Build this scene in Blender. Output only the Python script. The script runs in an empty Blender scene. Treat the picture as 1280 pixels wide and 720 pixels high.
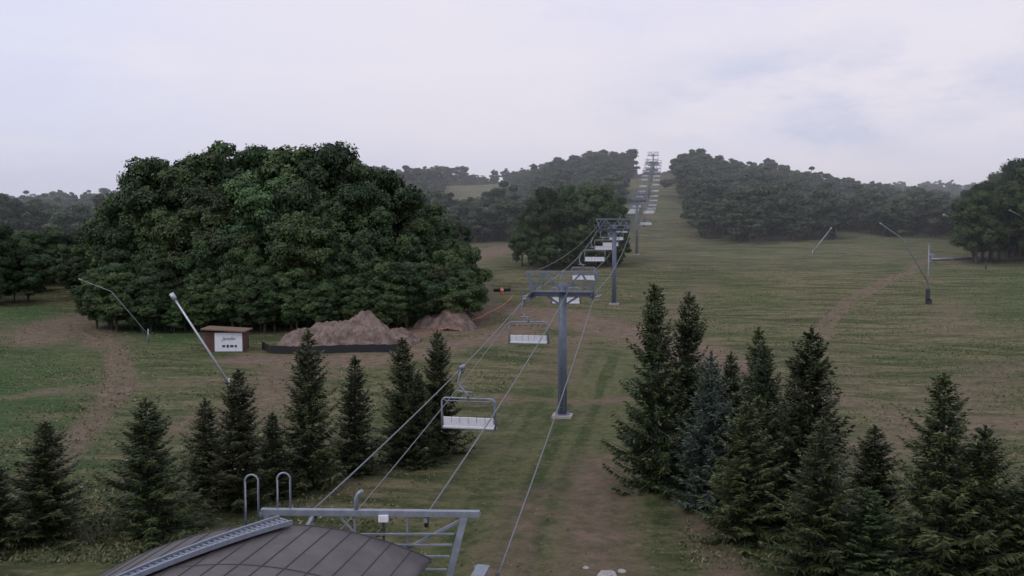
import bpy, math, random
import numpy as np
from mathutils import Vector, Matrix
random.seed(7); rng=np.random.default_rng(7)
S=bpy.context.scene
S.view_settings.view_transform='Standard'; S.view_settings.look='None'; S.view_settings.exposure=0
EYE=16.0
# ------------------------------------------------------------------ terrain
DN=np.array([0,40,54,75,105,150,200,255,300,340,400,486,520,600,800,1200,3000],float)
near=[-16.2,-16,-15.6,-15.2,-13.5,-10.9,-7.6,-4.2]
cols={-.70:[-3,-2,1,6,9,16,18,4,-20],-.49:[-3,-1,2,8,12,19,21,8,-20],-.31:[-2,0,4,14,18,24,24,10,-20],
-.127:[-1,3,7,22,30,36,33,15,-20],.01:[0,4,10,25,32,38,35,20,-20],.13:[0,6.2,17,33,36,38,36,20,-20],
.175:[0,6.2,18,36,39,40,38,20,-20],.28:[0,7,16,28,31,34,34,20,-20],.42:[1,3,6,13,16,24,40,25,-20],.60:[0,0,1,4,6,14,39,25,-20]}
AN=np.array(sorted(cols)); 
fd=np.arange(0,3001,2.0); TAB=[]
for a in AN:
    p=np.interp(fd,DN,np.array(near+cols[a],float))
    k=np.exp(-0.5*(np.arange(-12,13)/4.0)**2); k/=k.sum()
    pp=np.pad(p,12,mode='edge'); TAB.append(np.convolve(pp,k,'valid'))
TAB=np.array(TAB)
def Z(x,y):
    x=np.asarray(x,float); y=np.asarray(y,float)
    d=np.clip(y,0,2990)
    a=np.clip(x/np.maximum(y,30),AN[0],AN[-1]-1e-6)
    i=np.clip(np.searchsorted(AN,a,side='right')-1,0,len(AN)-2)
    t=(a-AN[i])/(AN[i+1]-AN[i]); t=t*t*(3-2*t)
    j=np.clip((d/2).astype(int),0,len(fd)-2); s=d/2-j
    def g(ii): return TAB[ii,j]*(1-s)+TAB[ii,j+1]*s
    z=g(i)*(1-t)+g(i+1)*t
    z=z+0.26*np.sin(x*.11+1.3*np.sin(y*.05))*np.cos(y*.09+x*.03)+.09*np.sin(x*.43+y*.21)*np.sin(y*.37)
    return z+EYE
def gz(x,y): return float(Z(x,y))
# ------------------------------------------------------------------ materials
def mat(name,col,rough=.7,metal=0,noise=0,nscale=5,col2=None,bump=0):
    m=bpy.data.materials.new(name); m.use_nodes=True; nt=m.node_tree; b=nt.nodes['Principled BSDF']
    b.inputs['Roughness'].default_value=rough; b.inputs['Metallic'].default_value=metal
    b.inputs['Base Color'].default_value=(*col,1)
    if noise or col2:
        tc=nt.nodes.new('ShaderNodeTexCoord'); n=nt.nodes.new('ShaderNodeTexNoise'); n.inputs['Scale'].default_value=nscale; n.inputs['Detail'].default_value=8; n.inputs['Roughness'].default_value=.65
        nt.links.new(tc.outputs['Object'],n.inputs['Vector'])
        r=nt.nodes.new('ShaderNodeValToRGB'); c2=col2 or tuple(c*(1-noise) for c in col)
        r.color_ramp.elements[0].position=.38; r.color_ramp.elements[1].position=.62
        r.color_ramp.elements[0].color=(*c2,1); r.color_ramp.elements[1].color=(*col,1)
        nt.links.new(n.outputs['Fac'],r.inputs['Fac']); nt.links.new(r.outputs['Color'],b.inputs['Base Color'])
        if bump:
            bp=nt.nodes.new('ShaderNodeBump'); bp.inputs['Strength'].default_value=bump; bp.inputs['Distance'].default_value=.15
            nt.links.new(n.outputs['Fac'],bp.inputs['Height']); nt.links.new(bp.outputs['Normal'],b.inputs['Normal'])
    return m
def leafmat(name,c_dark,c_light,var=.35):
    m=bpy.data.materials.new(name); m.use_nodes=True; nt=m.node_tree; b=nt.nodes['Principled BSDF']
    b.inputs['Roughness'].default_value=.6; b.inputs['Specular IOR Level'].default_value=.25
    at=nt.nodes.new('ShaderNodeAttribute'); at.attribute_name='tint'
    mx=nt.nodes.new('ShaderNodeMix'); mx.data_type='RGBA'
    mx.inputs['A'].default_value=(*c_dark,1); mx.inputs['B'].default_value=(*c_light,1)
    nt.links.new(at.outputs['Fac'],mx.inputs['Factor'])
    oi=nt.nodes.new('ShaderNodeObjectInfo')
    mr=nt.nodes.new('ShaderNodeMapRange'); mr.inputs['To Min'].default_value=1-var; mr.inputs['To Max'].default_value=1+var
    nt.links.new(oi.outputs['Random'],mr.inputs['Value'])
    hr=nt.nodes.new('ShaderNodeMapRange'); hr.inputs['To Min'].default_value=.47; hr.inputs['To Max'].default_value=.515
    mm=nt.nodes.new('ShaderNodeMath'); mm.operation='MULTIPLY'; mm.inputs[1].default_value=7.31
    fr=nt.nodes.new('ShaderNodeMath'); fr.operation='FRACT'
    nt.links.new(oi.outputs['Random'],mm.inputs[0]); nt.links.new(mm.outputs[0],fr.inputs[0]); nt.links.new(fr.outputs[0],hr.inputs['Value'])
    hs=nt.nodes.new('ShaderNodeHueSaturation')
    nt.links.new(hr.outputs['Result'],hs.inputs['Hue'])
    nt.links.new(mr.outputs['Result'],hs.inputs['Value']); nt.links.new(mx.outputs['Result'],hs.inputs['Color'])
    nt.links.new(hs.outputs['Color'],b.inputs['Base Color'])
    return m
M_STEEL=mat('galvanised_steel',(.27,.30,.35),.5,.35,.25,3)
M_POLE=mat('tower_steel',(.17,.20,.26),.55,.3,.2,2)
M_DARK=mat('dark_steel',(.05,.055,.065),.5,.3)
M_ROPE=mat('wire_rope',(.20,.21,.23),.5,.4,.3,9)
M_WHITE=mat('white_plastic',(.74,.76,.82),.45,0,.12,4)
M_WOOD=mat('weathered_wood',(.20,.13,.09),.8,0,.4,7)
M_ORANGE=mat('orange_plastic',(.62,.17,.06),.6)
M_BLACK=mat('black_fabric',(.014,.015,.019),.8)
M_BARK=mat('bark',(.09,.075,.065),.9,0,.4,6)
M_CONC=mat('concrete',(.38,.37,.36),.85,0,.25,4)
M_ROOF=mat('terminal_roof',(.105,.095,.092),.55,.15,.3,1.2)
M_SEAM=mat('roof_seam_metal',(.06,.055,.057),.6,.2)
M_WALK=mat('walkway_metal',(.27,.30,.36),.5,.4,.2,6)
M_PILE=mat('gravel',(.25,.185,.158),.95,0,0,1.1,(.10,.075,.064),.9)
M_BROWN=mat('shed_brown',(.12,.06,.05),.8,0,.35,5)
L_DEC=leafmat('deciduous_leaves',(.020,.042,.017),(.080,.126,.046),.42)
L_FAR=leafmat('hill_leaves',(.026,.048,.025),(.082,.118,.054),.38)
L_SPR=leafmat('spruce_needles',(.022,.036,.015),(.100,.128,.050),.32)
L_BLUE=leafmat('blue_spruce_needles',(.040,.060,.045),(.125,.158,.118),.1)
# ------------------------------------------------------------------ mesh helpers
def quads_mesh(name,V,F,tint=None,mats=(),mi=None,smooth=False):
    V=np.asarray(V,np.float32); F=np.asarray(F,np.int32); n=F.shape[1]
    me=bpy.data.meshes.new(name); me.vertices.add(len(V)); me.vertices.foreach_set('co',V.ravel())
    me.loops.add(F.size); me.loops.foreach_set('vertex_index',F.ravel())
    me.polygons.add(len(F)); me.polygons.foreach_set('loop_start',np.arange(0,F.size,n,dtype=np.int32))
    me.polygons.foreach_set('loop_total',np.full(len(F),n,np.int32))
    for m in mats: me.materials.append(m)
    if mi is not None: me.polygons.foreach_set('material_index',np.asarray(mi,np.int32))
    if smooth: me.polygons.foreach_set('use_smooth',np.ones(len(F),bool))
    if tint is not None:
        a=me.attributes.new('tint','FLOAT','FACE'); a.data.foreach_set('value',np.asarray(tint,np.float32))
    me.update(calc_edges=True); me.validate(); return me
def link(o,parent=None):
    S.collection.objects.link(o)
    if parent: o.parent=parent
    return o
def empty(name,loc=(0,0,0),rz=0):
    o=bpy.data.objects.new(name,None); o.location=loc; o.rotation_euler=(0,0,rz); o.empty_display_size=.5; return link(o)
class MB:
    def __init__(s): s.v=[]; s.f=[]
    def box(s,c,size,rz=0,R=None):
        b=len(s.v); M=R or Matrix.Rotation(rz,3,'Z')
        for dx in(-.5,.5):
            for dy in(-.5,.5):
                for dz in(-.5,.5): s.v.append(tuple(Vector(c)+M@Vector((dx*size[0],dy*size[1],dz*size[2]))))
        for f in((0,1,3,2),(4,6,7,5),(0,4,5,1),(2,3,7,6),(0,2,6,4),(1,5,7,3)): s.f.append([b+i for i in f])
    def beam(s,p,q,w,h):
        p=Vector(p);q=Vector(q);d=q-p;z=d.normalized()
        up=Vector((0,0,1)) if abs(z.z)<.95 else Vector((0,1,0))
        x=z.cross(up).normalized(); y=x.cross(z)
        R=Matrix((x,z,y)).transposed(); s.box((p+q)/2,(w,d.length,h),R=R)
    def tube(s,pts,r,n=8,r2=None,cap=True):
        pts=[Vector(p) for p in pts]; b=len(s.v); m=len(pts)
        prev=None
        for i,p in enumerate(pts):
            t=(pts[min(i+1,m-1)]-pts[max(i-1,0)]).normalized()
            if prev is None:
                up=Vector((0,0,1)) if abs(t.z)<.9 else Vector((1,0,0)); x=t.cross(up).normalized()
            else:
                x=(prev-t*prev.dot(t)).normalized()
            prev=x; y=t.cross(x); rr=r if r2 is None else r+(r2-r)*i/(m-1)
            for k in range(n):
                a=2*math.pi*k/n; s.v.append(tuple(p+x*rr*math.cos(a)+y*rr*math.sin(a)))
        for i in range(m-1):
            for k in range(n):
                k2=(k+1)%n; s.f.append([b+i*n+k,b+i*n+k2,b+(i+1)*n+k2,b+(i+1)*n+k])
        if cap: s.f.append([b+k for k in range(n)][::-1]); s.f.append([b+(m-1)*n+k for k in range(n)])
    def obj(s,name,m,parent=None,smooth=False,loc=None,bevel=0):
        me=bpy.data.meshes.new(name); me.from_pydata(s.v,[],s.f); me.materials.append(m)
        if smooth: me.polygons.foreach_set('use_smooth',[len(p.vertices)<=4 for p in me.polygons])
        me.update(); o=bpy.data.objects.new(name,me)
        if loc: o.location=loc
        link(o,parent)
        if bevel:
            bv=o.modifiers.new('bev','BEVEL'); bv.width=bevel; bv.segments=2
        return o
def arc(c,r,a0,a1,n,plane='xz'):
    o=[]
    for i in range(n+1):
        a=math.radians(a0+(a1-a0)*i/n); o.append((c[0]+r*math.cos(a),c[1],c[2]+r*math.sin(a)))
    return o
# ------------------------------------------------------------------ ground
def axis(core0,core1,step,far0,far1,g=1.06):
    a=list(np.arange(core0,core1,step)); s=step; v=a[-1]
    while v<far1: s*=g; v+=s; a.append(v)
    s=step; v=a[0]; L=[]
    while v>far0: s*=g; v-=s; L.append(v)
    return np.array(L[::-1]+a)
X=axis(-75,100,.5,-2600,2600); Y=axis(36,215,.45,-300,3000,1.035)
XX,YY=np.meshgrid(X,Y); ZZ=Z(XX,YY)
def dist(px,py,poly):
    best=np.full(px.shape,1e9)
    for (x0,y0),(x1,y1) in zip(poly[:-1],poly[1:]):
        dx,dy=x1-x0,y1-y0; t=np.clip(((px-x0)*dx+(py-y0)*dy)/(dx*dx+dy*dy),0,1)
        best=np.minimum(best,np.hypot(px-x0-t*dx,py-y0-t*dy))
    return best
def seg(px,py,poly,w): return np.exp(-(dist(px,py,poly)/(w*1.05))**2)
def ruts(px,py,poly,gauge=.95,w=.45): return np.exp(-((dist(px,py,poly)-gauge)/w)**2)
TRK=[(92,203),(80,187),(69.5,170),(60,156),(52.6,141),(45,127),(41.7,116)]
TRK2=[(41.7,116),(38,104),(36,92),(33,76)]
TRL=[(-60,122),(-54,114),(-48,106),(-44.5,99),(-40.5,90),(-38,84),(-35.5,75),(-34,68),(-31,56)]
DIRT=[([(-61,114),(-65,124),(-64,138)],7,.72),([(-60,124),(-52,112)],5,.64),(TRL,2.3,.56),
([(-25,104),(-25,95),(-22.8,82),(-26,70)],4.2,.64),([(-30,101),(-16.4,100),(-4,112),(4.8,131)],4.8,.78),
([(-22,112),(-8,122),(-6.6,145),(-9,160)],7,.78),([(-6.6,145),(7.4,136),(13.5,124),(20,111),(23.6,99)],6.5,.88),
([(23.6,99),(30,84),(33,74)],3.6,.58),([(2,280),(-6,262),(-14,236),(-14,215)],7,.9),([(-14,215),(-9,190),(-4,165)],3,.6),
(TRK,2.2,.54),(TRK2,2.4,.36),([(108,232),(125,238),(160,240)],5,.8),([(92,203),(102,222),(112,234)],3,.55),
([(-2,82),(6,80.5),(14,82)],1.6,.6),([(4,38),(4.5,48),(6,60)],3.2,.64),([(-1,36),(0,46),(1.5,54)],2.4,.54),([(10,36),(11,50)],2.2,.56),
([(-22,78),(-20,72),(-14,70)],2.6,.52),([(24,60),(32,70),(48,74)],5,.56),([(6.5,150),(9,175),(17,210)],2.6,.52),
([(40,80),(55,95),(80,100)],7,.50),([(-45,84),(-30,88),(-20,92)],4,.5),([(20,230),(30,260),(40,285)],5,.42),([(60,120),(75,150)],6,.47),([(5,90),(8,115)],5,.5),([(22,130),(40,180)],7,.44)]
D=np.zeros(XX.shape)
for poly,w,st in DIRT: D=np.maximum(D,seg(XX,YY,poly,w)*st)
D=np.maximum(D,.22*np.clip((YY-60)/30,0,1)*np.clip((330-YY)/60,0,1)*(XX>-20))
R_=ruts(XX,YY,TRK)+ruts(XX,YY,TRL)
D=np.clip(D+R_*.24,0,1)
ZZ=ZZ-.12*np.clip(R_,0,1)
Lx=-9.27+.178*YY
lane=np.clip(1-np.abs((XX-Lx-2)/9.0)**3,0,1)*np.clip((112-YY)/14,0,1)
green=np.clip(seg(XX,YY,[(-44,60),(-55,90),(-75,100)],14)+seg(XX,YY,[(95,140),(120,180)],18)*.8+seg(XX,YY,[(-12,190),(-6,150)],4)+seg(XX,YY,[(-80,140),(-45,118)],8),0,1)
V=np.stack([XX.ravel(),YY.ravel(),ZZ.ravel()],1); nx=len(X); ny=len(Y)
I=np.arange(nx*ny).reshape(ny,nx); F=np.stack([I[:-1,:-1],I[:-1,1:],I[1:,1:],I[1:,:-1]],-1).reshape(-1,4)
m=bpy.data.materials.new('meadow_ground'); m.use_nodes=True; nt=m.node_tree; N=nt.nodes; Lk=nt.links; b=N['Principled BSDF']
b.inputs['Roughness'].default_value=.95; b.inputs['Specular IOR Level'].default_value=.1
tc=N.new('ShaderNodeTexCoord'); COORD='Object'
def noise(scale,detail=6,sc=(1,1,1),rot=0,rough=.6,dist_=0):
    m1=N.new('ShaderNodeMapping'); m1.inputs['Rotation'].default_value=(0,0,rot)
    mp=N.new('ShaderNodeMapping'); mp.inputs['Scale'].default_value=sc
    n=N.new('ShaderNodeTexNoise'); n.inputs['Scale'].default_value=scale; n.inputs['Detail'].default_value=detail; n.inputs['Roughness'].default_value=rough; n.inputs['Distortion'].default_value=dist_
    Lk.new(tc.outputs[COORD],m1.inputs['Vector']); Lk.new(m1.outputs[0],mp.inputs['Vector']); Lk.new(mp.outputs[0],n.inputs['Vector']); return n.outputs['Fac']
def ramp(f,lo,hi):
    r=N.new('ShaderNodeMapRange'); r.inputs['From Min'].default_value=lo; r.inputs['From Max'].default_value=hi; Lk.new(f,r.inputs['Value']); return r.outputs['Result']
def mix(f,a,bb,bt='MIX'):
    x=N.new('ShaderNodeMix'); x.data_type='RGBA'; x.blend_type=bt
    if isinstance(f,float): x.inputs['Factor'].default_value=f
    else: Lk.new(f,x.inputs['Factor'])
    for k,v in(('A',a),('B',bb)):
        if isinstance(v,tuple): x.inputs[k].default_value=(*v,1)
        else: Lk.new(v,x.inputs[k])
    return x.outputs['Result']
def mth(op,a,bb):
    x=N.new('ShaderNodeMath'); x.operation=op; x.use_clamp=(op!='SUBTRACT')
    for i,v in enumerate((a,bb)):
        if isinstance(v,(int,float)): x.inputs[i].default_value=v
        else: Lk.new(v,x.inputs[i])
    return x.outputs[0]
def attr(n):
    a=N.new('ShaderNodeAttribute'); a.attribute_name=n; return a.outputs['Fac']
G1=(.068,.096,.036); G2=(.122,.142,.058); DRY=(.225,.192,.115); LUSH=(.054,.114,.038); SOIL=(.245,.178,.136); SOIL2=(.155,.115,.088)
c=mix(ramp(noise(.25,9,rough=.7),.40,.60),G1,G2)
dryf=mth('MULTIPLY',ramp(noise(.04,8,(1,1,1),0,.65,.6),.36,.55),ramp(noise(.5,9,(.5,1.6,1),.15,.72),.38,.56))
c=mix(dryf,c,DRY)
st=ramp(noise(.38,7,(.12,1.0,1),-.35,.62),.49,.58); c=mix(mth('MULTIPLY',st,.62),c,DRY)
st2=ramp(noise(.42,7,(.12,1.0,1),.25,.62),.50,.58); c=mix(mth('MULTIPLY',st2,.7),c,(.046,.064,.026))
st3=ramp(noise(1.1,6,(.05,1.0,1),-.12,.6),.50,.58); c=mix(mth('MULTIPLY',st3,.42),c,(.050,.064,.03))
ls=ramp(noise(.50,2,(1.0,.012,1),.176,.4),.46,.54); ln=attr('lane')
lanec=mix(ls,(.052,.084,.028),(.135,.144,.066)); lanec=mix(mth('MULTIPLY',ramp(noise(.5,9,rough=.75),.45,.60),.6),lanec,(.180,.158,.098))
c=mix(mth('MULTIPLY',ln,.85),c,lanec)
c=mix(mth('MULTIPLY',attr('green'),ramp(noise(.25,6),.28,.52)),c,LUSH)
fine=ramp(noise(1.1,9,(1,1.3,1),0,.85),.48,.57)
c=mix(mth('MULTIPLY',fine,.55),c,(.036,.050,.020))
fine2=ramp(noise(2.4,5,rough=.8),.57,.66)
c=mix(mth('MULTIPLY',fine2,.5),c,(.29,.265,.175))
dn=attr('dirt')
dn2=ramp(mth('ADD',mth('MULTIPLY',dn,.62),mth('MULTIPLY',noise(.34,10,rough=.78,sc=(1,1.5,1)),.70)),.53,.76)
soil=mix(ramp(noise(.9,9,rough=.75),.40,.60),SOIL2,SOIL)
soil=mix(mth('MULTIPLY',ramp(noise(.6,9,(1,1.4,1),.5,.8),.50,.58),.55),soil,(.085,.10,.045))
c=mix(mth('MULTIPLY',dn2,.92),c,soil)
Lk.new(c,b.inputs['Base Color'])
bp=N.new('ShaderNodeBump'); bp.inputs['Strength'].default_value=.9; bp.inputs['Distance'].default_value=.35
Lk.new(noise(1.1,9,rough=.8),bp.inputs['Height']); Lk.new(bp.outputs['Normal'],b.inputs['Normal'])
me=quads_mesh('ground',V,F,mats=[m],smooth=True)
for nm,arr in(('dirt',D),('lane',lane),('green',green)):
    a=me.attributes.new(nm,'FLOAT','POINT'); a.data.foreach_set('value',arr.ravel().astype(np.float32))
link(bpy.data.objects.new('ground',me))
n=240000
yy=42+(230-42)*rng.random(n)**1.5; aa=rng.uniform(-.66,.66,n); xx=yy*aa
dd=np.zeros(n)
for poly,w,st_ in DIRT: dd=np.maximum(dd,seg(xx,yy,poly,w)*st_)
clump=np.sin(xx*.35+2*np.sin(yy*.13))*np.sin(yy*.27+xx*.1)+rng.normal(0,.6,n)
lanen=(np.abs(xx-(-9.27+.178*yy)-2)<8)&(yy<110)
keep=(rng.random(n)>dd*1.2)&(clump>-.2)&(~lanen|(rng.random(n)<.15)); xx=xx[keep];yy=yy[keep];n=len(xx); cl=clump[keep]; ln_=lanen[keep]
zz=Z(xx,yy)-.03; h=rng.uniform(.05,.17,n)*(1+.5*(cl>.6))*np.where(ln_,.5,1); w=rng.uniform(.05,.14,n); az=rng.uniform(0,math.pi,n); lx=rng.normal(0,.12,n); ly=rng.normal(0,.12,n)
p0=np.stack([xx-w*np.cos(az),yy-w*np.sin(az),zz],1); p1=np.stack([xx+w*np.cos(az),yy+w*np.sin(az),zz],1); p2=np.stack([xx+lx,yy+ly,zz+h],1)
V=np.stack([p0,p1,p2],1).reshape(-1,3); F=np.arange(3*n).reshape(n,3)
mg=leafmat('grass_blades',(.070,.098,.038),(.24,.22,.13),.0)
me=quads_mesh('grass',V,F,tint=np.clip(rng.random(n)**1.8,0,1),mats=[mg]); link(bpy.data.objects.new('grass',me))
# ------------------------------------------------------------------ trees
def leafquads(P,Nn,size,rng,asp=.65):
    n=len(P); r=rng.normal(size=(n,3)); Nn=Nn/np.linalg.norm(Nn,axis=1,keepdims=True)
    t=np.cross(Nn,r); t/=np.linalg.norm(t,axis=1,keepdims=True)+1e-9; bq=np.cross(Nn,t)
    s=size[:,None]*.5
    return np.stack([P-t*s,P+bq*s*asp+Nn*s*.15,P+t*s,P-bq*s*asp+Nn*s*.15],1).reshape(-1,3)
import bmesh
bm=bmesh.new(); bmesh.ops.create_icosphere(bm,subdivisions=2,radius=1); icv=np.array([v.co[:] for v in bm.verts]); icf=np.array([[v.index for v in f.verts] for f in bm.faces]); bm.free()
def deciduous(name,seed,H,R,low,nl,per,ls,leaf):
    g=np.random.default_rng(seed)
    cz=(H+low)/2; rz=(H-low)/2; C=[]
    tries=0
    while len(C)<nl and tries<9000:
        tries+=1
        u=g.normal(size=3); u/=np.linalg.norm(u); u[2]=u[2] if u[2]>-.75 else u[2]*.4
        k=g.uniform(.45,1)**.6 if len(C)<nl*.8 else g.uniform(.1,.5)
        wob=1+.18*math.sin(3*math.atan2(u[1],u[0])+seed)+g.normal(0,.10)
        c=np.array([u[0]*R*k*wob*.84,u[1]*R*k*wob*.84,cz+u[2]*rz*k*.88*(1+.12*g.normal())])
        r=g.uniform(.11,.27)*R*1.12
        if all(np.linalg.norm(c-c2)>.74*(r+r2)*.88 for c2,r2,_ in C): C.append((c,r,g.random()))
    P=[];Nn=[];T=[];SZ=[];VV=[];FF=[];off=0
    for c,r,t in C:
        m_=int(per*(r/(.2*R))**2); u=g.normal(size=(m_,3)); u/=np.linalg.norm(u,axis=1,keepdims=True)
        u[:,2]=np.where((u[:,2]<-.35)&(g.random(m_)<.6),-u[:,2]*.6,u[:,2])
        ph=g.uniform(0,6,3); bump=1+.22*np.sin(4*u[:,0]+ph[0])*np.sin(4*u[:,1]+ph[1])+.16*np.sin(7*u[:,2]+ph[2])*np.sin(7*u[:,0]+ph[1])
        rr=r*bump*(1.02+.09*g.normal(size=m_)); P.append(c+u*rr[:,None]*np.array([1.12,1.12,.78]))
        Nn.append(u*1.0+g.normal(size=(m_,3))*.42+np.array([0,0,.25])); T.append(np.clip(.10+.55*t+1.0*(bump-1)+.24*g.normal(size=m_),0,1)); SZ.append(ls*g.uniform(.6,1.35,m_))  # tint also paints shade: leaves in lobe hollows darker, on bulges lighter
        VV.append(c+icv*r*.68*np.array([1.1,1.1,.78])); FF.append(icf+off); off+=len(icv)  # dark core added inside each lobe for shaded depth, stops see-through light
    P=np.concatenate(P);Nn=np.concatenate(Nn);T=np.concatenate(T);SZ=np.concatenate(SZ)
    LV=leafquads(P,Nn,SZ,g); n=len(P)
    mb=MB(); mb.tube([(0,0,-1.0),(0.1,0,H*.2),(0,.1,H*.45),(.1,0,H*.8)],.022*H,9,.006*H)
    for c,r,t in C[:14]:
        z0=max(H*.12,c[2]-math.hypot(c[0],c[1])*g.uniform(.6,1.1)); z0=min(z0,c[2]-.3)
        mb.tube([(0,0,z0),(c[0]*.5,c[1]*.5,z0+(c[2]-z0)*.4),tuple(c)],.008*H,6,.002*H)
    me=bpy.data.meshes.new(name)
    verts=list(map(tuple,LV))+list(map(tuple,np.concatenate(VV)))+mb.v
    f1=np.arange(4*n).reshape(n,4).tolist(); f2=(np.concatenate(FF)+4*n).tolist(); o3=4*n+off; f3=[[i+o3 for i in f] for f in mb.f]
    me.from_pydata(verts,[],f1+f2+f3)
    me.materials.append(leaf); me.materials.append(M_BARK)
    me.polygons.foreach_set('material_index',[0]*(len(f1)+len(f2))+[1]*len(f3))
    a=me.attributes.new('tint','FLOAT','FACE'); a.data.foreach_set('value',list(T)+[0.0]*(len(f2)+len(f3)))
    me.update(); return me
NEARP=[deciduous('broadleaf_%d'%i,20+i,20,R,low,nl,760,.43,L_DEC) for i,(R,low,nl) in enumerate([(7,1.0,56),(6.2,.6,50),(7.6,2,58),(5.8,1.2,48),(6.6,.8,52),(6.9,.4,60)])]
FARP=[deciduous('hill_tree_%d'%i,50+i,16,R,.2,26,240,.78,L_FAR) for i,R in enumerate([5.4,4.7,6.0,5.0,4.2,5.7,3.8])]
def spruce(name,seed,H,R,leaf,dens=1.0):
    g=np.random.default_rng(seed); P=[];Dr=[];Ln=[];T=[]
    mb=MB(); mb.tube([(0,0,-.6),(0,0,H*.5),(0,0,H*.97)],.016*H,8,.004*H)
    z=.25
    asym=g.uniform(.7,1.25,12)
    while z<H*.975:
        f=z/H; rl=R*(1-f)**.86*min(1,.75+f*2.0)*g.uniform(.82,1.15); nb=int(g.integers(6,9) if f<.85 else 5)
        a0=g.uniform(0,6.28)
        for k in range(nb):
            az=a0+k*6.283/nb+g.normal(0,.25); r=rl*g.uniform(.5,1.28)*(.85+.15*asym[int((az%6.283)/6.283*12)%12])+.10
            el=-.26+.95*f+g.normal(0,.12); dx,dy=math.cos(az),math.sin(az)
            ns=max(3,int(r/.12*dens)); zo=z+g.normal(0,.06)
            pts=[]
            for s in range(ns+1):
                t=s/ns; zz_=zo+math.sin(el)*r*t-.16*r*math.sin(t*math.pi)+.16*r*t*t
                pts.append((dx*r*t*math.cos(el*.6),dy*r*t*math.cos(el*.6),zz_))
            if r>.7: mb.tube([pts[0],pts[ns//2],pts[-1]],.012+.012*r,4,.006,cap=False)
            for s in range(1,ns+1):
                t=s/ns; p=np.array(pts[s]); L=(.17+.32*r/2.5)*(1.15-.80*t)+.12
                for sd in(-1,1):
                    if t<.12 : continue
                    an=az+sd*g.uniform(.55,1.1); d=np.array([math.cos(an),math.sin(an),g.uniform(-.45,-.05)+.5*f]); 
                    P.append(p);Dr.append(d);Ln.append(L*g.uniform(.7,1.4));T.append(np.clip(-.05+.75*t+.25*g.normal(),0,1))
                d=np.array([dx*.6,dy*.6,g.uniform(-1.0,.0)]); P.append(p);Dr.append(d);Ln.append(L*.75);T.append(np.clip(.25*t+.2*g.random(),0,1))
        z+=g.uniform(.20,.42)*(.75+.45*(1-f))
    for zt in np.arange(H*.92,H,.06):
        for k in range(3):
            an=g.uniform(0,6.28); P.append(np.array([0,0,zt]));Dr.append(np.array([math.cos(an),math.sin(an),1.3]));Ln.append(.2);T.append(.6)
    P=np.array(P);Dr=np.array(Dr);Dr/=np.linalg.norm(Dr,axis=1,keepdims=True);Ln=np.array(Ln)[:,None];T=np.array(T)
    VV=[];TT=[]
    for q in range(2):
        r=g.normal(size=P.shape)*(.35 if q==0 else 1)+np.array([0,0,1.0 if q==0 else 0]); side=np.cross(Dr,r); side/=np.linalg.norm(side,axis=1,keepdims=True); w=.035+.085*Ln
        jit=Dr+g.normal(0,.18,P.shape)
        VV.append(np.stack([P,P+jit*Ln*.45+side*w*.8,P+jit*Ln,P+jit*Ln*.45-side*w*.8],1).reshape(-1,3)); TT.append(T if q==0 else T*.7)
    LV=np.concatenate(VV); TT=np.concatenate(TT); n=len(TT)
    me=bpy.data.meshes.new(name); f1=np.arange(4*n).reshape(n,4).tolist(); f3=[[i+4*n for i in f] for f in mb.f]
    me.from_pydata(list(map(tuple,LV))+mb.v,[],f1+f3); me.materials.append(leaf); me.materials.append(M_BARK)
    me.polygons.foreach_set('material_index',[0]*len(f1)+[1]*len(f3))
    a=me.attributes.new('tint','FLOAT','FACE'); a.data.foreach_set('value',list(TT)+[0.0]*len(f3)); me.update()
    return me
SPH=10.0
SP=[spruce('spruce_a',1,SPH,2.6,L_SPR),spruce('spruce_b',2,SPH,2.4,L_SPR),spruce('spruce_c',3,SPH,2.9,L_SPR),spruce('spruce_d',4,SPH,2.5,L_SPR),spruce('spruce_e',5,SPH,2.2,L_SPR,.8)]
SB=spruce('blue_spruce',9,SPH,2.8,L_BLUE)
SPL=[(-24.2,45,6.2,5.2,0),(-19.2,46,7.4,5.6,2),(-16.0,51,8.1,4.8,1),(-18.2,52,6.2,4.0,3),(-12.9,55,10.0,4.9,1),(-10.5,58,7.9,4.0,4),
(-7.6,61,8.8,5.0,0),(-5.2,63,9.0,4.4,2),(-6.4,60,6.6,3.6,3),(-26.5,44,4.8,4.2,1),(-14.6,53,5.2,3.2,4),
(9.0,54,12.8,5.6,0),(11.2,56,12.2,5.2,2),(16.3,58,9.6,4.4,1),(14.2,57,8.2,4.6,3),(16.4,48,10.9,6.4,2),(12.4,46,7.4,5.4,0),
(14.5,41,7.6,5.0,3),(18.4,44,6.5,4.6,1),(19.9,40,9.9,6.0,0),(21.6,39.5,7.6,5.2,2),(23.3,39,5.6,4.8,1),(16.6,40,4.6,4.0,3),(18.5,57,7.2,4.0,4),(13.8,49,7.0,4.2,4),(22.0,42,6.2,4.2,3),(15.2,52,9.4,4.8,0)]
for i,(x,y,h,w,k) in enumerate(SPL):
    o=bpy.data.objects.new('spruce_tree',SP[k]); o.location=(x,y,gz(x,y)-.1); base=[5.2,4.8,5.8,5.0,4.4][k]
    o.scale=(w/base*1.05,w/base*1.05,h/SPH); o.rotation_euler=(random.uniform(-.02,.02),random.uniform(-.02,.02),random.uniform(0,6.28)); link(o)
for x,y,h,w in[(11.6,51,9.2,5.2)]:
    o=bpy.data.objects.new('blue_spruce_tree',SB); o.location=(x,y,gz(x,y)-.1); o.scale=(w/5.6,w/5.6,h/SPH); o.rotation_euler=(0,0,x); link(o)
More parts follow.
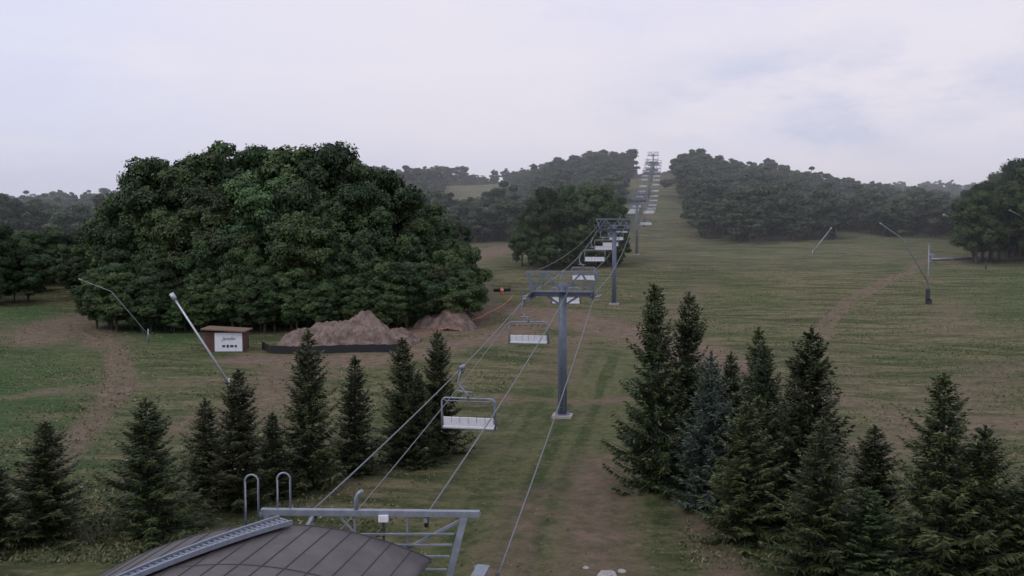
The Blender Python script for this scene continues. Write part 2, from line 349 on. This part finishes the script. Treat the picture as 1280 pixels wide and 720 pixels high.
def plant(parent,mesh,x,y,h,H0,wf=1.0):
    o=bpy.data.objects.new('tree',mesh); o.location=(x,y,gz(x,y)-.2); s=h/H0
    o.scale=(s*wf*random.uniform(.88,1.12),s*wf*random.uniform(.88,1.12),s); o.rotation_euler=(0,0,random.uniform(0,6.28)); link(o,parent)
wood=empty('deciduous_woodland')
skyB=[-.47,-.445,-.40,-.34,-.27,-.19,-.155,-.12,-.09,-.06,-.045]; skyH=[13,21,25.5,29,29.3,28.5,26.5,22,17.5,12,8]
for row,y0 in enumerate([127,134,142,151,161,171]):
    x=-.455*y0+random.uniform(0,3)
    while x< -.058*y0:
        y=y0+random.uniform(-2.5,2.5); hh=np.interp(x/y,skyB,skyH)*random.uniform(.80,1.0)
        if row==0: hh*=random.uniform(.45,.78)
        if row==1: hh*=random.uniform(.70,.95)
        plant(wood,random.choice(NEARP),x,y,hh,20,.92); x+=random.uniform(5.4,7.8)
for i in range(46):
    t=i/45; x=-58+t*51; y=120.5+1.5*math.sin(i*1.7)+ (4 if t>.85 else 0)
    plant(wood,random.choice(NEARP),x,y+2,random.uniform(4.0,10),20,1.2)
for x,y,h in[(-7.5,131,9),(-8,138,12),(-9.5,146,14),(-6.8,136,6)]: plant(wood,random.choice(NEARP),x,y,h,20,.9)
cl=empty('deciduous_copse')
for x,y,h in[(4,214,14),(8,217,19),(13,219,20),(18,221,22),(22,224,21.5),(25.5,226,18),(6,226,15),(11,229,20),(16,232,21),(21,234,21),(26,236,18),(2.5,220,11),(14,212,11),(9,210,9),(20,214,12),(24,217,10),(27,221,9),(5,209,6),(17,209,6),(22,212,6),(26,217,6),(12,208,5)]:
    plant(cl,random.choice(NEARP),x,y,h,20,.85)
lw=empty('deciduous_thicket')
for x,y,h in[(-88,150,13),(-93,146,14),(-98,150,15),(-95,182,12),(-104,165,13),(-87,146,8),(-91,144,6)]:
    plant(lw,random.choice(NEARP),x,y,h,20,1.0)
for i in range(50):
    y=random.uniform(152,205); x=y*random.uniform(-.70,-.43); plant(lw,random.choice(NEARP),x,y,random.uniform(6,10) if y<170 else random.uniform(8,12),20,1.15)
rw=empty('deciduous_grove')
for i in range(60):
    y=random.uniform(222,300); x=y*random.uniform(.505,.70); b_=x/y
    plant(rw,random.choice(NEARP),x,y,np.interp(b_,[.5,.54,.58],[16,21,26])*random.uniform(.85,1.05),20,.9)
for i in range(14):
    x=random.uniform(118,160); y=x/random.uniform(.52,.66)
    if y>215: plant(rw,random.choice(NEARP),x,y,random.uniform(7,14),20,1)
hf=empty('hillside_forest')
cnt=0
def ok(a,y):
    lc=.178-9.27/y; wl=-13/y; wr=15/y
    if y<620 and lc+wl<a<lc+wr+ (0.008 if y<400 else 0): return False
    if -.6*1.3<a<-.40: return y>270
    if a<-.12: return y>215
    if a<.0: return y>292 and not(-.072<a<.006 and 415+(a+.07)*900<y<592)
    if a<.13: return y>268
    if a<.37: return y>284+ (a-.2)*20+8*math.sin(a*60)
    if a<.47: return y>325+ 30*math.sin(a*40)
    return y>300
y=190.0
while y<860:
    sp=7.4 if y<520 else 10.5
    x=-.78*y
    while x<.78*y:
        px=x+random.uniform(-3.6,3.6); py=y+random.uniform(-4,4); a_=px/py
        if ok(a_,py) and not(-.42<a_<-.15 and py<330):
            hh=random.triangular(7,17,13) if random.random()<.88 else random.uniform(16,20)
            if py>540: hh*=.85
            if -.09<a_<.02 and 340<py<560: hh=random.uniform(5,8.5)
            plant(hf,random.choice(FARP),px,py,hh,16,random.uniform(1.0,1.35)); cnt+=1
            if random.random()<.4 and py<420: plant(hf,random.choice(FARP),px+random.uniform(-4,4),py-3.5,random.uniform(3,7),16,1.4)
        x+=sp
    y+=sp*(1.0 if y<520 else 1.6)
print('forest',cnt)
# ------------------------------------------------------------------ lift
SL=.178; RZ=-math.atan(SL)
def tower(y,headz,gauge=5.2,big=True):
    x=-9.27+SL*y+ (0.25 if y<80 else 0); zb=gz(x,y); e=empty('lift_tower',(x,y,zb),RZ); H=headz+EYE-zb
    p=MB(); p.tube([(0,0,.15),(0,0,H*.5),(0,0,H+.9)],.40,20,.34); p.obj('column',M_POLE,e,True)
    p=MB(); p.box((0,0,.05),(1.7,1.5,.3)); p.obj('footing',M_CONC,e,bevel=.03)
    p=MB()
    p.tube([(0,0,.2),(0,0,.28)],.62,16)
    g=gauge/2
    p.beam((-g-.1,0,H),(g+.1,0,H),.38,.42)
    p.beam((-g-.5,0.35,H+1.85),(g+.5,.35,H+1.85),.18,.18); p.beam((-g-.5,-.35,H+1.85),(g+.5,-.35,H+1.85),.18,.18)
    for s in(-1,1):
        for yy_ in(-.35,.35):
            p.beam((s*(g-.1),yy_,H+.2),(s*(g+.45),yy_,H+1.8),.14,.14)
            p.beam((s*.3,yy_*.6,H+.5),(s*(g*.62),yy_,H+1.8),.12,.12)
            p.beam((s*(g*.62),yy_,H+1.8),(s*(g-.1),yy_,H+.25),.10,.10)
        p.beam((s*(g+.5),-.42,H+1.85),(s*(g+.5),.42,H+1.85),.14,.14)
        p.beam((s*.25,0,H-.9),(s*1.3,0,H-.2),.16,.16)
    for yy_ in(-.55,.55):
        for zz_ in(.7,1.2): p.tube([(-g,yy_,H+zz_),(g,yy_,H+zz_)],.025,6)
    for k in range(7):
        xx_=-g+k*g/3
        for yy_ in(-.55,.55): p.tube([(xx_,yy_,H+.2),(xx_,yy_,H+1.2)],.022,6)
    p.box((0,.55,H+.22),(gauge,.5,.05)); p.box((0,-.55,H+.22),(gauge,.5,.05))
    for k in range(int(H/.35)-3):
        p.tube([(-.2,-.52,.9+k*.35),(.2,-.52,.9+k*.35)],.015,5)
    for s in(-.2,.2): p.tube([(s,-.52,.6),(s,-.52,H)],.02,5)
    p.obj('crossarm_frame',M_POLE,e)
    w=MB(); q=MB()
    for s in(-1,1):
        cx=s*(g+.0)
        q.beam((cx,-2.0,H-.30),(cx,2.0,H-.30),.14,.22)
        q.beam((cx+s*.45,-2.0,H-.15),(cx+s*.45,2.0,H-.15),.35,.05)
        for t in(-2,2): q.tube([(cx+s*.62,t,H-.15),(cx+s*.62,t,H+.9)],.02,5)
        q.tube([(cx+s*.62,-2,H+.9),(cx+s*.62,2,H+.9)],.022,5); q.tube([(cx+s*.62,-2,H+.4),(cx+s*.62,2,H+.4)],.02,5)
        for k in range(6):
            yy_=-1.75+k*.7
            w.tube([(cx-.07,yy_,H-.12),(cx+.07,yy_,H-.12)],.23,16)
    w.obj('sheaves',M_DARK,e,True); q.obj('sheave_beams',M_POLE,e)
    return e
TW=[(75,-4.6),(150,1.7),(255,11.2),(330,17.0),(405,30.0),(455,39.5),(498,47.5)]
for y,hz in TW: tower(y,hz)
e=empty('top_lift_station',(-9.27+SL*512,512,gz(-9.27+SL*512,512)),RZ); p=MB(); p.box((0,0,6.4),(6.4,7,1.6)); p.box((0,0,7.35),(5.2,6,.4)); p.tube([(0,-2,0),(0,-2,6)],.4,10); p.tube([(0,2,0),(0,2,6)],.4,10); p.obj('housing',M_POLE,e,bevel=.15)
OFF=2.75
def ropepath(side,start,samples=14,top=0.12):
    off=side*OFF*math.sqrt(1+SL*SL)
    nodes=[start]+[(-9.27+SL*y+off+(0.25 if y<80 else 0),y,hz+EYE+top) for y,hz in TW]
    pts=[]
    for i in range(len(nodes)-1):
        A=Vector(nodes[i]);B=Vector(nodes[i+1]); L=(B-A).length; sag=L*L*.00042 if i else .8
        for k in range(samples):
            t=k/samples; p=A.lerp(B,t); p.z-=4*sag*t*(1-t)*.5; pts.append(p)
    pts.append(Vector(nodes[-1])); return pts
hl=empty('haul_rope')
RL=ropepath(-1,(-6.85,30,EYE-9.3)); RR=ropepath(1,(-.45,29,EYE-11.2))
for nm,pts in(('uphill_side',RL),('downhill_side',RR)):
    p=MB(); p.tube(pts,.034,6); p.obj(nm,M_ROPE,hl,True)
cr=empty('communication_cable')
def span(a,b_,sag,n=16): 
    A=Vector(a);B=Vector(b_); o=[]
    for k in range(n+1):
        t=k/n; q=A.lerp(B,t); q.z-=4*sag*t*(1-t); o.append(q)
    return o
p=MB(); p.tube(span((-5.9,29.5,EYE-9.95),(1.0,74.5,EYE-5.1),.3),.024,6)
p.tube(span((-2.85,29.5,EYE-9.25),(4.9,75,EYE-4.2),.35),.034,6)
p.tube(span((1.2,76,EYE-3.0),(-9.27+SL*150-2.2,150,EYE+3.4),1.2),.022,6)
p.tube(span((6.6,76,EYE-3.0),(-9.27+SL*150+2.2,150,EYE+3.4),1.2),.022,6); p.obj('cable',M_ROPE,cr,True)
def at(pts,y):
    for a_,b_ in zip(pts[:-1],pts[1:]):
        if a_.y<=y<=b_.y: return a_.lerp(b_,(y-a_.y)/(b_.y-a_.y))
def chair_meshes():
    cx=.35; W=1.62; out=[]
    p=MB(); p.box((0,0,-.02),(.22,.55,.22)); p.box((0,.0,-.22),(.14,.3,.25)); p.tube([(-.1,.32,.03),(.1,.32,.03)],.09,10); p.tube([(-.1,-.32,.03),(.1,-.32,.03)],.09,10)
    p.tube([(0,0,-.2),(-.16,0,-.45),(-.24,0,-.8),(-.16,0,-1.15),(.08,0,-1.42),(.35,0,-1.62),(.35,0,-1.82)],.075,10)
    p.tube([(-.35,0,-1.42),(0.1,0,-1.46),(.6,0,-1.5)],.06,8)
    out.append(('hanger',p,M_STEEL,True))
    p=MB(); zt=-1.84; zb=-3.65; r=.28
    loop=[(cx-W,0,zb),(cx-W,0,zt-r)]+arc((cx-W+r,0,zt-r),r,180,90,5)+arc((cx+W-r,0,zt-r),r,90,0,5)+[(cx+W,0,zt-r),(cx+W,0,zb)]
    p.tube(loop,.055,8)
    for s in(-1,1):
        p.tube([(cx+s*W,0,zb+.65),(cx+s*W,.35,zb+.62),(cx+s*W,.6,zb+.4),(cx+s*W,.6,zb+.05)],.035,7)
        p.tube([(cx+s*W,0,zb),(cx+s*W,.58,zb+.05)],.04,7)
    p.tube([(cx-W,0,zb),(cx+W,0,zb)],.045,7); p.tube([(cx-W,.58,zb+.05),(cx+W,.58,zb+.05)],.04,7)
    p.tube([(cx-W+.08,-.06,zb+.7),(cx-W+.12,-.25,zt+.0),(cx-W+.3,-.28,zt-.12),(cx+W-.3,-.28,zt-.12),(cx+W-.12,-.25,zt+.0),(cx+W-.08,-.06,zb+.7)],.03,7)
    for k in range(5): 
        xx_=cx-W+2*W*(k+1)/6; p.tube([(xx_,-.28,zt-.12),(xx_,-.1,zt-.42)],.02,5)
    out.append(('frame',p,M_STEEL,True))
    p=MB(); n=6; w=2*(W-.1)/n
    for k in range(n):
        xx_=cx-W+.1+w*(k+.5)
        p.box((xx_,-.02,zb+.44),(w-.03,.09,.50),R=Matrix.Rotation(.12,3,'X')); p.box((xx_,.30,zb+.12),(w-.03,.56,.10),R=Matrix.Rotation(.06,3,'X'))
    p.box((cx,-.03,zb+.10),(2*W-.15,.05,.13))
    out.append(('seat_pads',p,M_WHITE,False))
    p=MB()
    for k in range(6): p.box((cx-W+.1+w*(k+.5),.05,zt-.34),(w*.5,.05,.10))
    out.append(('footrests',p,M_WOOD,False))
    res=[]
    for nm,p,mt,sm in out:
        me=bpy.data.meshes.new('chair_'+nm); me.from_pydata(p.v,[],p.f); me.materials.append(mt)
        if sm: me.polygons.foreach_set('use_smooth',[True]*len(me.polygons))
        me.update(); res.append((nm,me))
    return res
CH=chair_meshes()
def chair(pt):
    e=empty('chairlift_chair',pt,RZ+random.uniform(-.03,.03))
    for nm,me in CH:
        o=bpy.data.objects.new(nm,me); link(o,e)
        if nm=='seat_pads' : 
            bv=o.modifiers.new('b','BEVEL'); bv.width=.02; bv.segments=2
for y in [51.2,72.2,99,120,139,158,177,196,215,234,262,280,298,316,340,358,376,392,414,432,448,466,484]: chair(at(RL,y))
for y in [232,262,285,306,322,342,360,378,396,412,430,446,462,478,490]: chair(at(RR,y))
# ------------------------------------------------------------------ terminal
T=empty('lift_terminal',(0,0,0))
ridge=np.array([-7.2,27.0,EYE-8.85])
def roofpt(t,s,up=0.0):
    return (ridge[0]+t-.178*s,ridge[1]-s,ridge[2]-.050*t*t+up)
p=MB(); nt_=48; ns_=14; TT0,TT1=-7.4,4.7
for j in range(ns_+1):
    for i in range(nt_+1): p.v.append(roofpt(TT0+(TT1-TT0)*i/nt_,j))
for j in range(ns_):
    for i in range(nt_):
        a_=j*(nt_+1)+i; p.f.append([a_,a_+nt_+1,a_+nt_+2,a_+1])
o=p.obj('roof',M_ROOF,T,True); sd=o.modifiers.new('s','SOLIDIFY'); sd.thickness=.08; sd.offset=-1
p=MB()
for t in np.arange(TT0+.3,TT1,.62):
    p.tube([roofpt(t,s,.008) for s in np.linspace(0,14,15)],.018,5)
for s in(.02,3.4): p.tube([roofpt(t,s,.006) for t in np.linspace(TT0,TT1,40)],.02,5)
p.obj('roof_seams',M_SEAM,T,True)
p=MB()
for t in(TT0+.4,TT1-.3):
    q=roofpt(t,7); p.box((q[0],q[1],(q[2]-.15+EYE-16.2)/2),(.15,13.4,q[2]-.15-(EYE-16.2)),rz=-.176)
p.box((-8.6,26.4,EYE-13.3),(11.2,.15,5.6)); p.obj('walls',M_DARK,T)
p=MB(); A=np.array([-7.05,26.95]); B=np.array([-11.6,21.4]); n_=40; dirv=(B-A)/np.linalg.norm(B-A); perp=np.array([-dirv[1],dirv[0]])
def onroof(xy,up):
    s=ridge[1]-xy[1]; t=xy[0]-ridge[0]+.178*s; return Vector(roofpt(t,s,up))
for k in range(n_):
    c0=A+(B-A)*k/n_; c1=A+(B-A)*(k+1)/n_
    for o_ in(-.33,.33): p.beam(onroof(c0+perp*o_,.16),onroof(c1+perp*o_,.16),.07,.14)
    p.beam(onroof(c0-perp*.3,.14),onroof(c0+perp*.3,.14),.06,.05)
    p.beam(onroof(c0-perp*.3,.13),onroof(c1+perp*.3,.13),.035,.03)
for k in range(n_):
    c0=A+(B-A)*k/n_; c1=A+(B-A)*(k+1)/n_
    b0=len(p.v)
    for c_,s_ in((c0,-.3),(c0,.3),(c1,.3),(c1,-.3)): p.v.append(tuple(onroof(c_+perp*s_,.10)))
    p.f.append([b0,b0+1,b0+2,b0+3])
p.obj('walkway',M_WALK,T)
p=MB(); zb=EYE-8.86
p.beam((-8.1,28.0,zb+.10),(-1.05,28.2,zb-.04),.22,.20)
p.beam((-8.1,28.9,zb-.15),(-1.05,29.1,zb-.35),.14,.14)
p.beam((-8.1,28.0,zb),(-8.1,28.9,zb-.15),.14,.14); p.beam((-1.1,28.2,zb-.05),(-1.1,29.1,zb-.35),.14,.14)
p.beam((-1.55,28.2,zb-.12),(-2.1,27.9,zb-2.3),.22,.24)
p.beam((-7.9,28.0,zb),(-7.9,28.0,EYE-16.1),.2,.2); p.beam((-2.15,27.9,zb-2.2),(-2.15,27.9,EYE-16.1),.24,.24)
for dz in(.62,.98,1.36,1.8): p.beam((-5.9,27.9,zb-dz),(-1.75-dz*.2,28.0,zb-dz-.02),.07,.07)
p.beam((-4.1,28.05,zb-1.5),(-1.6,28.15,zb-.2),.10,.10); p.beam((-5.6,28.1,zb-.1),(-4.1,28.05,zb-1.7),.07,.07)
p.beam((-7.9,28.1,zb-.1),(-6.2,27.6,zb-1.0),.10,.10); p.beam((-3.4,28.1,zb-.1),(-3.4,28.1,zb-1.9),.07,.07)
p.beam((-5.1,28.1,zb-.1),(-5.1,28.1,zb-1.9),.07,.07)
p.beam((-.9,27.6,zb-1.55),(-1.3,26.0,zb-1.75),.42,.12); p.beam((-1.1,27.6,zb-1.55),(-1.1,27.6,EYE-16.1),.2,.2)
p.obj('support_frame',M_STEEL,T,bevel=.01)
p=MB(); p.box((-4.15,28.0,zb-.12),(.32,.2,.22)); p.obj('junction_box',M_WHITE,T,bevel=.01)
p=MB(); p.tube([(-4.15,28.0,zb-.25),(-4.15,28.0,zb-1.4)],.04,6); p.obj('conduit',M_DARK,T)
p=MB()
def hoop(x0,y0,z0,z1,w):
    r=w/2; p.tube([(x0,y0,z0),(x0,y0,z1-r)]+arc((x0+r,y0,z1-r),r,180,0,8)+[(x0+w,y0,z1-r),(x0+w,y0,z0)],.032,8)
hoop(-8.55,27.8,EYE-9.3,EYE-7.5,.42); hoop(-7.6,28.1,EYE-8.9,EYE-7.52,.42)
p.tube([(-5.05,28.1,EYE-8.8),(-5.05,28.1,EYE-8.35),(-4.97,28.1,EYE-8.2),(-4.85,28.1,EYE-8.1)],.07,8)
p.obj('handrails',M_STEEL,T,True)
p=MB()
for (x,y,z) in((-6.85,30,EYE-9.5),(-2.9,29.4,EYE-9.5),(-.5,29,EYE-11.4)): p.tube([(x-.06,y,z),(x+.06,y,z)],.24,18)
p.obj('guide_sheaves',M_DARK,T,True)
p=MB(); p.beam((-6.85,29,EYE-9.6),(-6.85,30.1,EYE-9.5),.12,.16); p.beam((-2.9,29,EYE-9.4),(-2.9,29.6,EYE-9.5),.12,.12); p.beam((-.6,27.7,EYE-11),(-.5,29.1,EYE-11.4),.12,.16); p.obj('sheave_arms',M_STEEL,T)
# ------------------------------------------------------------------ shed
x,y=-34.9,106; e=empty('wooden_shed',(x,y,gz(x,y)-.1),.05)
p=MB(); p.box((0,1.6,1.25),(4.6,3.0,2.5)); p.obj('walls',M_BROWN,e)
p=MB(); p.box((0,1.5,2.72),(5.3,3.9,.16),R=Matrix.Rotation(.06,3,'Y')); p.obj('roof',M_WOOD,e,bevel=.02)
p=MB(); 
for k in range(7): p.box((-2.2+k*.18,.085,1.25),(.15,.03,2.4))
p.box((-1.15,.05,1.25),(.14,.08,2.5)); p.box((2.28,.05,1.25),(.10,.08,2.5)); p.obj('siding',M_BROWN,e)
p=MB(); p.box((.57,.03,1.27),(3.28,.06,2.25)); p.obj('sign_board',M_WHITE,e)
cu=bpy.data.curves.new('txt','FONT'); cu.body='Javelin'; cu.size=.62; cu.align_x='CENTER'; cu.extrude=.005; cu.shear=.3; cu.materials.append(M_DARK)
t_=bpy.data.objects.new('sign_lettering',cu); t_.location=(.6,-.012,1.5); t_.rotation_euler=(math.pi/2,0,0); link(t_,e)
p=MB()
for k,(w_,h_) in enumerate([(.35,.28),(.28,.35),(.4,.28),(.25,.3)]): p.box((.0+k*.48,-.012,.78),(w_,.02,h_))
p.obj('sign_marks',M_DARK,e)
# ------------------------------------------------------------------ gravel piles
def pile(name,x,y,w,d,h,seed):
    g=np.random.default_rng(seed); n=90; u=np.linspace(-1,1,n); U,W_=np.meshgrid(u,u)
    r=np.hypot(U,W_)*(1+.09*np.sin(3*np.arctan2(W_,U)+seed)+.05*np.sin(7*np.arctan2(W_,U)+seed*2))
    ph=g.uniform(0,6,8)
    f=np.where(r<1,np.cos(np.clip(r,0,1)*math.pi/2)**.85,0)
    f=f*(1+.10*np.sin(6*U+ph[2])*np.cos(5*W_+ph[3])+.08*np.sin(13*U+ph[4]+3*W_)*np.sin(12*W_+ph[5])); zz=f*h+g.normal(0,.08,f.shape)*(f>.04)
    PX=x+U*w/2; PY=y+W_*d/2; base=Z(PX,PY)-.12; I=np.arange(n*n).reshape(n,n)
    me=quads_mesh(name,np.stack([PX.ravel(),PY.ravel(),(base+zz).ravel()],1),np.stack([I[:-1,:-1],I[:-1,1:],I[1:,1:],I[1:,:-1]],-1).reshape(-1,4),mats=[M_PILE]); 
    link(bpy.data.objects.new(name,me))
pile('gravel_pile',-18.9,111,9.5,8.5,3.8,1); pile('gravel_pile',-22.9,111,9,8.5,3.0,2); pile('gravel_pile',-26.6,111.5,7,7,2.0,4); pile('gravel_pile',-8.4,123.5,7,6,3.0,3); pile('gravel_pile',-11.4,124,5,5,1.8,6); pile('gravel_pile',-14.9,111.5,6.5,7,1.7,5)
e=empty('silt_fence'); p=MB(); q=MB(); pts=[(-31,108.5),(-29.2,105.6),(-24,105),(-20,104.8),(-16,104.6),(-13.7,104.8)]
for a_,b_ in zip(pts[:-1],pts[1:]):
    for k in range(6):
        x0=a_[0]+(b_[0]-a_[0])*k/6; y0=a_[1]+(b_[1]-a_[1])*k/6; x1=a_[0]+(b_[0]-a_[0])*(k+1)/6; y1=a_[1]+(b_[1]-a_[1])*(k+1)/6
        z0,z1=gz(x0,y0),gz(x1,y1); bI=len(p.v); p.v+= [(x0,y0,z0-.1),(x1,y1,z1-.1),(x1,y1+.03,z1+.95+.05*math.sin(k*2)),(x0,y0+.03,z0+.95+.05*math.sin(k*2-2))]; p.f.append([bI,bI+1,bI+2,bI+3])
    q.box((a_[0],a_[1]+.08,gz(*a_)+.45),(.07,.07,1.2))
p.obj('fabric',M_BLACK,e); q.obj('stakes',M_WOOD,e)
e=empty('orange_safety_fence'); p=MB(); q=MB(); pts=[(-12.5,112),(-9.5,116),(-6.5,124),(-3.5,133),(-.8,144),(.3,156)]
P3=[]
for a_,b_ in zip(pts[:-1],pts[1:]):
    for k in range(5):
        t=k/5; x0=a_[0]+(b_[0]-a_[0])*t; y0=a_[1]+(b_[1]-a_[1])*t; P3.append((x0,y0,gz(x0,y0)+1.0-.25*math.sin(t*math.pi)))
    q.tube([(a_[0],a_[1],gz(*a_)),(a_[0],a_[1],gz(*a_)+1.2)],.03,6)
p.tube(P3,.045,5); p.obj('rope',M_ORANGE,e); q.obj('stakes',M_WOOD,e)
for x,y in((-1.9,165),):
    e=empty('traffic_barrel',(x,y,gz(x,y))); p=MB(); p.tube([(0,0,0),(0,0,.15)],.42,14); p.tube([(0,0,.15),(0,0,.6),(0,0,1.15)],.34,14,.26); p.obj('drum',M_ORANGE,e,True)
    p=MB(); p.tube([(0,0,.7),(0,0,.85)],.325,14); p.obj('reflective_band',M_WHITE,e,True)
e=empty('drainage_pipe',(-3.5,168,gz(-3.5,168)+.3)); p=MB(); p.tube([(0,0,0),(1.2,.2,.05),(3.2,.6,.1)],.28,12); p.obj('pipe',M_BLACK,e,True)
# ------------------------------------------------------------------ snow guns
def lance(name,x,y,tip,post=1.6,r=.07,bend=None,cabinet=True,m_=None):
    z=gz(x,y); e=empty(name,(x,y,z)); p=MB(); p.tube([(0,0,-.3),(0,0,post)],.09,10)
    pts=[(0,0,post*.6)]
    if bend: pts+= [bend]
    pts+=[tip]; p.tube(pts,r,8,r*.75); t=Vector(tip); d=(t-Vector(pts[-2])).normalized()
    p.tube([t-d*.1,t+d*.55],r*1.9,10); p.obj('lance',m_ or M_STEEL,e,True)
    p=MB(); p.beam((0,.05,post*.3),tuple(Vector(pts[0]).lerp(Vector(pts[1]),.28)),.06,.06); p.tube([(.1,-.1,0),(.15,-.1,.5),(.05,-.05,post*.6)],.04,6); p.obj('strut',M_DARK,e)
    if cabinet: p=MB(); p.box((.28,-.15,.55),(.45,.4,.8)); p.obj('hydrant_box',M_DARK,e,bevel=.03)
M_ALU=mat('aluminium_tube',(.52,.56,.62),.4,.4,.15,5)
lance('snow_lance',-27.2,84,(-5.1,0,8.9),1.2,.12,cabinet=False,m_=M_ALU)
lance('snow_lance',-46.5,112,(-8.2,0,8.0),1.8,.05,(-4.6,0,6.6),False)
def gunpost(x,y,tip,bend,ph=7):
    z=gz(x,y); e=empty('snow_gun_tower',(x,y,z)); p=MB(); p.tube([(0,0,-.3),(0,0,ph)],.10,10); p.tube([(0,0,ph*.35),bend,tip],.08,8,.06)
    d=(Vector(tip)-Vector(bend)).normalized(); p.tube([Vector(tip),Vector(tip)+d*.7],.14,8); p.box((0,0,ph+.1),(.7,.2,.15)); p.obj('mast',M_STEEL,e,True)
    p=MB(); p.box((-.1,-.25,1.6),(.6,.5,2.0)); p.box((.1,-.2,.5),(.9,.6,.8)); p.obj('control_box',M_DARK,e,bevel=.04)
gunpost(71,150,(-7.9,0,13.4),(-4.6,0,11.2),10.2)
gunpost(124,232,(0.2,0,8),(0.1,0,6),7.8)
lance('snow_lance',86,252,(5,0,7.5),1.6,.11,cabinet=False,m_=M_ALU)
lance('snow_lance',135,222,(-9.5,0,13.5),1.8,.11,(-6.5,0,12.0),m_=M_ALU)
lance('snow_lance',128,245,(-7.8,0,11.5),1.8,.10,(-5,0,10.5),m_=M_ALU)
e=empty('pipe_stack',(119,236,gz(119,236)),.1); p=MB()
for k in range(7): p.tube([(-7+k*.2,k*.35,.35+.12*(k%2)),(5+k*.4,k*.35+.3,.4+.12*(k%3))],.16,8)
for k in(-5,-1,3): p.box((k,1.2,.15),(.25,3,.3))
p.obj('pipes',M_STEEL,e,True)
e=empty('fan_snow_gun',(109,229,gz(109,229))); p=MB(); p.tube([(0,-.9,1.9),(0,-.3,1.9),(0,.6,1.9)],.55,16,.42); p.box((0,0,.35),(1.6,2.2,.12)); p.tube([(0,0,.4),(0,0,1.5)],.12,8); p.tube([(-.8,-.8,.3),(-.65,-.8,.3)],.3,12); p.tube([(.65,-.8,.3),(.8,-.8,.3)],.3,12); p.obj('gun',M_STEEL,e,True)
e=empty('marker_post',(112,208,gz(112,208))); p=MB(); p.tube([(0,0,0),(0,0,1.7)],.16,10,.14); p.tube([(0,0,1.7),(0,0,1.85)],.22,10); p.obj('post',M_DARK,e,True)
bm=bmesh.new(); 
for (x,y,s) in((4.6,41.5,.45),(5.3,41.9,.22),(3.6,42.3,.16)):
    r_=bmesh.ops.create_icosphere(bm,subdivisions=3,radius=s)
    for v in r_['verts']: 
        v.co*=1+.2*math.sin(v.co.x*9+v.co.y*7)*math.cos(v.co.z*8); v.co.z*=.45; v.co+=Vector((x,y,gz(x,y)+.03))
me=bpy.data.meshes.new('boulder'); bm.to_mesh(me); bm.free(); me.materials.append(M_CONC); link(bpy.data.objects.new('boulder',me))
# ------------------------------------------------------------------ haze, sky, light, camera
p=MB(); p.box((0,580,30),(1400,820,110)); hm=bpy.data.materials.new('haze'); hm.use_nodes=True; n_=hm.node_tree; n_.nodes.clear()
vs=n_.nodes.new('ShaderNodeVolumeScatter'); vs.inputs['Density'].default_value=.0007; vs.inputs['Color'].default_value=(.95,.97,1,1)
mo=n_.nodes.new('ShaderNodeOutputMaterial'); n_.links.new(vs.outputs[0],mo.inputs['Volume']); p.obj('haze_air',hm)
w=bpy.data.worlds.new('World'); S.world=w; w.use_nodes=True; nt=w.node_tree; N=nt.nodes; Lk=nt.links; N.clear()
out=N.new('ShaderNodeOutputWorld'); bg1=N.new('ShaderNodeBackground'); bg2=N.new('ShaderNodeBackground'); ms=N.new('ShaderNodeMixShader')
sky=N.new('ShaderNodeTexSky'); sky.sky_type='NISHITA'; sky.sun_disc=False; sky.sun_elevation=math.radians(42); sky.sun_rotation=math.radians(-50)
Lk.new(sky.outputs[0],bg1.inputs['Color']); bg1.inputs['Strength'].default_value=.08
tc=N.new('ShaderNodeTexCoord'); COORD='Generated'
cA=(.70,.73,.96); cB=(.87,.83,.93); cC=(.55,.60,.81)
c=mix(ramp(noise(1.6,6,(1,1,3.2),0,.5),.36,.62),cA,cB)
sx=N.new('ShaderNodeSeparateXYZ'); Lk.new(tc.outputs['Generated'],sx.inputs[0])
c=mix(mth('MULTIPLY',ramp(sx.outputs['X'],-.08,-.6),.5),c,(.69,.76,1.0))
def bump1(out_,c_,w_):
    d=mth('SUBTRACT',out_,c_); a_=N.new('ShaderNodeMath'); a_.operation='ABSOLUTE'; Lk.new(d,a_.inputs[0]); return ramp(a_.outputs[0],w_,0)
bank=mth('MULTIPLY',bump1(sx.outputs['X'],.33,.28),bump1(sx.outputs['Z'],.150,.085))
bank=mth('MULTIPLY',ramp(bank,0.05,.5),ramp(noise(6,9,(1,1,2.6),0,.6),.42,.60))
c=mix(mth('MULTIPLY',bank,.62),c,cC)
c=mix(mth('MULTIPLY',ramp(noise(7,8,(1,1,3.5),0,.6),.50,.72),.35),c,(.94,.89,.95))
Lk.new(c,bg2.inputs['Color']); bg2.inputs['Strength'].default_value=1.0
ms.inputs[0].default_value=.94; Lk.new(bg1.outputs[0],ms.inputs[1]); Lk.new(bg2.outputs[0],ms.inputs[2]); Lk.new(ms.outputs[0],out.inputs['Surface'])
sl=bpy.data.lights.new('sun','SUN'); sl.energy=.8; sl.angle=math.radians(15); sl.color=(1,.92,.82); so=bpy.data.objects.new('sun',sl); so.rotation_euler=(math.radians(48),0,math.radians(-50)); link(so)
cd=bpy.data.cameras.new('camera'); cd.sensor_width=36; cd.lens=36*1100/1280; cd.clip_end=6000; cd.clip_start=.1
co=bpy.data.objects.new('camera',cd); co.location=(0,0,EYE); co.rotation_euler=(math.radians(90)-math.atan(60/1100),0,0); link(co); S.camera=co
